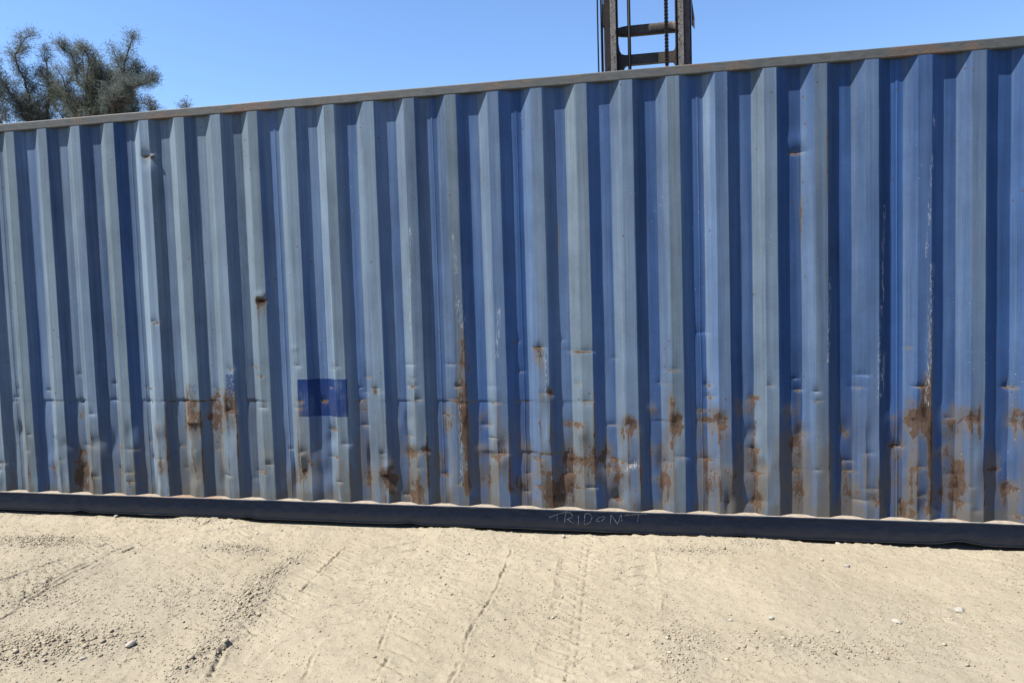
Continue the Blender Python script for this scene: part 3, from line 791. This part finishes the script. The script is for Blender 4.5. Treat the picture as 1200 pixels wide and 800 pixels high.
# outer channels (C section, open inwards)
for sx, mat, x0, x1 in ((-1, M_mdark, 4.152, 4.208), (1, M_mrust, 4.990, 5.048)):
    if sx < 0: prof = [(x0, 3.33), (x1, 3.33), (x1, 3.35), (x0 + .016, 3.35), (x0 + .016, 3.52), (x1, 3.52), (x1, 3.54), (x0, 3.54)]
    else: prof = [(x1, 3.33), (x1, 3.54), (x0, 3.54), (x0, 3.52), (x1 - .016, 3.52), (x1 - .016, 3.35), (x0, 3.35), (x0, 3.33)]
    L(MB().prism(prof, .05, TOP - .1), 'outer_upright', mat)
# inner channels with bright worn front flanges
for sx, x0, x1 in ((-1, 4.212, 4.272), (1, 4.924, 4.980)):
    q = x0 if sx < 0 else x1
    e = x1 if sx < 0 else x0
    g_ = .014 * (1 if sx < 0 else -1)
    prof = [(q, 3.29), (e, 3.29), (e, 3.308), (q + g_, 3.308), (q + g_, 3.48), (e, 3.48), (e, 3.498), (q, 3.498)]
    if sx > 0: prof = prof[::-1]
    L(MB().prism(prof, .08, TOP), 'inner_upright', M_mworn)
# second web seen dark inside the left upright, and the narrow dark gap at the right
L(MB().box(4.274, 4.292, 3.40, 3.56, .08, TOP - .05), 'web_plate', M_mdark)
L(MB().box(4.906, 4.922, 3.44, 3.56, .08, TOP - .05), 'web_plate', M_mdark)
L(MB().box(5.050, 5.066, 3.36, 3.50, .08, TOP - .3), 'side_plate', M_mdark)
L(MB().box(4.140, 4.150, 3.38, 3.46, .08, TOP - .3), 'side_plate', M_mgrey)
L(MB().prism([(4.134, 3.33), (4.150, 3.33), (4.150, 3.38), (4.134, 3.38)], 4.37, 4.60), 'hose_clip', M_mdark)
# flared bracket outside the right upright
L(MB().plate([(5.068, 4.30), (5.098, 4.255), (5.098, 4.36), (5.068, 4.60)], 3.34, 3.36), 'bracket', M_mgrey)
# upper cross member: a rounded tube with a shallow sag at its left end
mbx = MB()
pr = []
for a in range(0, 360, 24):
    ca, sa = math.cos(rad(a)), math.sin(rad(a))
    pr.append((math.copysign(abs(ca) ** .6, ca) * .050, math.copysign(abs(sa) ** .6, sa) * .057))
nst = 14
for i in range(nst + 1):
    x = 4.292 + (4.906 - 4.292) * i / nst
    sq = 1 - .22 * max(0, 1 - (x - 4.292) / .12) ** 2
    for y, z in pr: mbx.v.append((x, 3.50 + y * sq, 4.345 + z * sq))
n = len(pr)
for i in range(nst):
    for k in range(n):
        j = (k + 1) % n
        mbx.f.append((i * n + k, i * n + j, (i + 1) * n + j, (i + 1) * n + k))
mbx.f.append(tuple(range(n))); mbx.f.append(tuple(nst * n + k for k in range(n))[::-1])
L(mbx, 'cross_member', M_mgrey, True)
# lower cross member: flat bar with curved gussets
zl0, zl1 = 3.985, 4.095
arcl = lambda cx, cz, r, a0, a1: [(cx + r * math.cos(rad(a0 + (a1 - a0) * i / 6)), cz + r * math.sin(rad(a0 + (a1 - a0) * i / 6))) for i in range(7)]
prof = [(4.293, zl0 - .10)] + [(4.335, zl0 - .10)] + arcl(4.365, zl0 - .03, .03, 180, 90) + [(4.88, zl0)] + arcl(4.88, zl0 - .025, .025, 90, 0)[1:] + [(4.906, zl0 - .10)]
prof = [(x, z) for x, z in prof if True]
outl = [(4.293, zl0 - .12), (4.350, zl0 - .12), (4.352, zl0 - .02), (4.375, zl0), (4.88, zl0), (4.896, zl0 - .02), (4.9055, zl0 - .08), (4.9055, zl1 + .06), (4.898, zl1 + .02), (4.88, zl1), (4.365, zl1), (4.325, zl1 + .012), (4.305, zl1 + .05), (4.293, zl1 + .13)]
L(MB().plate(outl, 3.50, 3.56), 'cross_member', M_mgrey)
L(MB().box(4.293, 4.905, 3.47, 3.56, TOP - .16, TOP - .04), 'cross_member', M_mgrey)
for z in (.25, 1.3, 2.45):
    L(MB().box(4.293, 4.905, 3.50, 3.56, z, z + .11), 'cross_member', M_mgrey)
# lift cylinder rod and its barrel
L(MB().tube([(4.412, 3.37, 2.6), (4.412, 3.37, TOP - .16)], .0185, 14), 'lift_rod', M_hose, True)
L(MB().tube([(4.412, 3.37, .1), (4.412, 3.37, 2.6)], .034, 14), 'lift_cylinder', M_mdark, True)
# lift chain, link by link
link = MB()
def chain_link(mbo, z, wide):
    w = .021 if wide else .010
    ring = [(-w, -.010), (w, -.010), (w, .010), (-w, .010)]
    b = len(mbo.v)
    for zz, s_ in ((z - .014, .8), (z - .008, 1), (z + .008, 1), (z + .014, .8)):
        mbo.v += [(4.806 + x * s_, 3.37 + y, zz) for x, y in ring]
    for i in range(3):
        for k in range(4):
            j = (k + 1) % 4
            mbo.f.append((b + i * 4 + k, b + i * 4 + j, b + i * 4 + 4 + j, b + i * 4 + 4 + k))
    mbo.f.append((b + 3, b + 2, b + 1, b)); mbo.f.append((b + 12, b + 13, b + 14, b + 15))
zc = 2.7; i = 0
first = None
while zc < TOP - .1:
    if zc > 3.7 and zc < 4.9:
        if i % 2 == 0 and first is None:
            mm = MB(); chain_link(mm, 0, True); wide_me = L(mm, 'chain_link', M_chain); wide_me.location.z = zc
            mm = MB(); chain_link(mm, 0, False); nar_me = L(mm, 'chain_link', M_chain); nar_me.location.z = zc + .0185
            first = True
        elif i > 0:
            for src, dz in ((wide_me, 0), (nar_me, .0185)):
                if abs(src.location.z - (zc + dz)) < 1e-6: continue
                c_ = src.copy(); C.objects.link(c_); c_.parent = mast; c_.location.z = zc + dz
        zc += .037
    else:
        chain_link(link, zc, True); chain_link(link, zc + .0185, False); zc += .037
    i += 1
o = L(link, 'chain', M_chain); tag(o, kind='stuff')
# hoses
for x, dxx, r in ((4.078, -.004, .0085), (4.112, .000, .0085), (4.131, -.006, .006)):
    pts = [(x + dxx * math.sin(t * 2.1), 3.40 + .01 * math.sin(t * 1.3 + x * 40), .4 + t * 1.0) for t in np.linspace(0, TOP - .5, 16)]
    L(MB().tube(pts, r, 8), 'hose', M_hose, True)

# ------------------------------------------------------------------ trees
def tree(name, label, base, trunk_top, leaders, seed, mat, dens=1.0, depth=1.3):
    rs = random.Random(seed)
    root = empty(name, base)
    tag(root, label, 'tree', 'needle-leaved trees beyond the container')
    wood = MB(); V = []; F = []
    b0 = Vector((0, 0, 0)); tt = Vector(trunk_top) - Vector(base)
    pts = [b0, b0.lerp(tt, .3) + Vector((.10, 0, 0)), b0.lerp(tt, .65) + Vector((-.08, .05, 0)), tt]
    wood.tube(pts, [.20, .17, .13, .09], 8)
    def tuft(p, d, n, ln):
        for _ in range(n):
            dd = (d + Vector((rs.gauss(0, .7), rs.gauss(0, .7), rs.gauss(0, .6)))).normalized()
            l = ln * rs.uniform(.6, 1.25)
            q = p + Vector((rs.gauss(0, .13), rs.gauss(0, .13), rs.gauss(0, .13)))
            e = q + dd * l + Vector((0, 0, -.25 * l * rs.random()))
            s_ = dd.cross(Vector((rs.gauss(0, 1), rs.gauss(0, 1), rs.gauss(0, 1)))).normalized() * rs.uniform(.004, .009)
            i0 = len(V)
            V.extend([tuple(q - s_), tuple(q + s_), tuple(e + s_ * .35), tuple(e - s_ * .35)])
            F.append((i0, i0 + 1, i0 + 2, i0 + 3))
    def branch(p, d, ln, r, lev, den):
        n = 5; pts = [p.copy()]; dirs = []
        for i in range(n):
            d = (d + Vector((rs.gauss(0, .13), rs.gauss(0, .13), .06 + rs.gauss(0, .08)))).normalized()
            p = p + d * ln / n; pts.append(p.copy()); dirs.append(d.copy())
        wood.tube(pts, [r * (1 - .16 * i) for i in range(n + 1)], 5 if lev else 6)
        for i in range(1, n + 1):
            if lev < 1:
                for _ in range(2 if i < n else 3):
                    az = rs.uniform(0, 6.28)
                    o_ = Vector((math.cos(az), math.sin(az), rs.uniform(-.1, .7)))
                    branch(pts[i], (dirs[i - 1] * .7 + o_ * .7).normalized(), ln * rs.uniform(.35, .6), r * .5, lev + 1, den)
            if lev == 1 and rs.random() < .85 * den:
                tuft(pts[i], dirs[i - 1], int(6 * dens) + 1, .15)
        tuft(pts[-1], dirs[-1], int(8 * dens) + 2, .16)
    for (ys, lp, den, wid) in leaders:
        P_ = [tt * 1.0] + [Vector((x - base[0], ys + rs.gauss(0, .15), z - base[2])) for x, z in lp]
        fine = [P_[0]]
        for a, b in zip(P_[:-1], P_[1:]):
            m = max(2, int((b - a).length / .3))
            for i in range(1, m + 1):
                fine.append(a.lerp(b, i / m) + Vector((rs.gauss(0, .03), rs.gauss(0, .04), rs.gauss(0, .02))))
        N = len(fine)
        wood.tube(fine, [.075 * (1 - .85 * i / (N - 1)) + .006 for i in range(N)], 6)
        for i in range(2, N):
            fr = i / (N - 1)
            tdir = (fine[i] - fine[i - 1]).normalized()
            for _ in range(2 if rs.random() < .35 else 1):
                az = rs.uniform(0, 6.28)
                o_ = Vector((math.cos(az), math.sin(az) * depth * .6, rs.uniform(.0, .6)))
                branch(fine[i], (o_ + tdir * .6).normalized(), wid * (1 - .45 * fr) * rs.uniform(.6, 1.1), .018, 0, den)
        tuft(fine[-1], tdir, 14, .25)
    wood.build('trunk', M_bark, root)
    cr = mesh_obj('crown', V, F, mat, root)
    return root

TY = 20.0
tree('casuarina_tree', 'tallest grey-green tree at the edge of the picture, two open feathery tops', (-19.6, TY, 0), (-19.8, TY, 7.9), [
    (0, [(-19.82, 8.55), (-20.12, 9.95), (-20.31, 11.5), (-20.13, 12.25)], 1, .75), (.4, [(-19.7, 8.9), (-19.36, 10.23), (-19.50, 11.55)], .9, .65),
    (-.3, [(-20.17, 9.26), (-20.91, 10.36), (-21.6, 11.6)], .9, .7), (.2, [(-19.6, 8.7), (-20.58, 9.3), (-21.5, 10.0)], 1, .8), (.8, [(-20.0, 8.6), (-19.9, 9.6), (-19.7, 10.6)], 1, .8),
    (-.8, [(-20.5, 8.6), (-20.8, 9.2), (-20.7, 10.3)], 1, .75)], 3, M_needle, .85)
tree('casuarina_tree', 'broad dense grey-green tree in the middle of the clump, leaning trunk', (-16.4, TY + .6, 0), (-16.8, TY + .6, 8.0), [
    (0, [(-17.07, 8.69), (-17.62, 9.75), (-18.04, 10.63), (-18.03, 11.6)], 1, .7), (.4, [(-17.3, 9.2), (-18.37, 10.49), (-18.66, 11.6), (-18.9, 11.85)], .9, .5),
    (-.4, [(-17.35, 9.22), (-17.25, 10.21), (-17.25, 11.35)], 1, .7), (.3, [(-17.17, 8.87), (-16.75, 9.84), (-16.35, 10.35)], 1, .75), (-.3, [(-17.58, 8.73), (-18.5, 9.5), (-18.95, 9.95)], 1, .7),
    (.9, [(-16.9, 8.6), (-17.2, 9.6), (-17.6, 10.9)], 1, .75), (-.9, [(-17.4, 8.5), (-17.9, 9.3), (-18.0, 10.4)], 1, .75), (.2, [(-17.0, 8.6), (-17.5, 9.6), (-17.65, 11.1)], 1, .8), (0, [(-16.8, 8.6), (-16.9, 9.6), (-16.95, 10.6)], 1, .7), (.6, [(-16.6, 8.5), (-16.5, 9.2), (-16.8, 10.2)], 1, .7)], 8, M_needle2, .85)
tree('casuarina_tree', 'thin open tree at the inner end of the clump, slender spire against the sky', (-15.9, TY - .5, 0), (-15.8, TY - .5, 8.0), [
    (0, [(-15.73, 8.76), (-15.3, 9.4), (-14.99, 10.54), (-14.65, 11.35)], .8, .42), (.3, [(-15.4, 9.2), (-15.61, 10.43), (-15.72, 11.1)], .8, .42),
    (-.2, [(-15.4, 9.1), (-14.59, 9.6), (-14.05, 9.85)], .9, .5), (.2, [(-15.01, 10.21), (-14.5, 10.33), (-14.1, 9.95)], .8, .5), (-.5, [(-15.2, 9.0), (-14.4, 9.45), (-13.95, 9.55)], .9, .5), (-.3, [(-15.49, 8.85), (-14.82, 9.0), (-14.4, 9.25)], .9, .5)], 12, M_needle, .6)
tree('casuarina_tree', 'low bushy tree filling the gap between the two taller ones', (-18.9, TY + 1.6, 0), (-19.1, TY + 1.6, 7.6), [
    (0, [(-19.2, 8.7), (-19.3, 9.5), (-19.4, 10.0)], 1, .7), (.3, [(-18.8, 8.6), (-18.6, 9.2), (-18.5, 9.8)], 1, .7), (.5, [(-19.9, 8.6), (-20.3, 9.2), (-20.4, 9.7)], 1, .7)], 21, M_needle2, 1.0)
tree('casuarina_tree', 'low tree beside the thin open one, rounded grey-green top', (-16.1, TY + 1.4, 0), (-16.2, TY + 1.4, 7.6), [
    (0, [(-16.3, 8.6), (-16.4, 9.3), (-16.55, 10.0)], 1, .65), (.3, [(-15.9, 8.6), (-15.8, 9.1), (-15.75, 9.6)], 1, .65), (.2, [(-15.3, 8.5), (-15.0, 8.9)], 1, .55)], 25, M_needle, .85)
tree('casuarina_tree', 'treetop barely peeping over the top rail beyond the clump', (-12.8, TY, 0), (-12.75, TY, 7.2), [
    (0, [(-12.74, 8.0), (-12.78, 8.72)], 1, .32), (.1, [(-12.6, 8.0), (-12.95, 8.6)], 1, .25)], 31, M_needle2, .7)
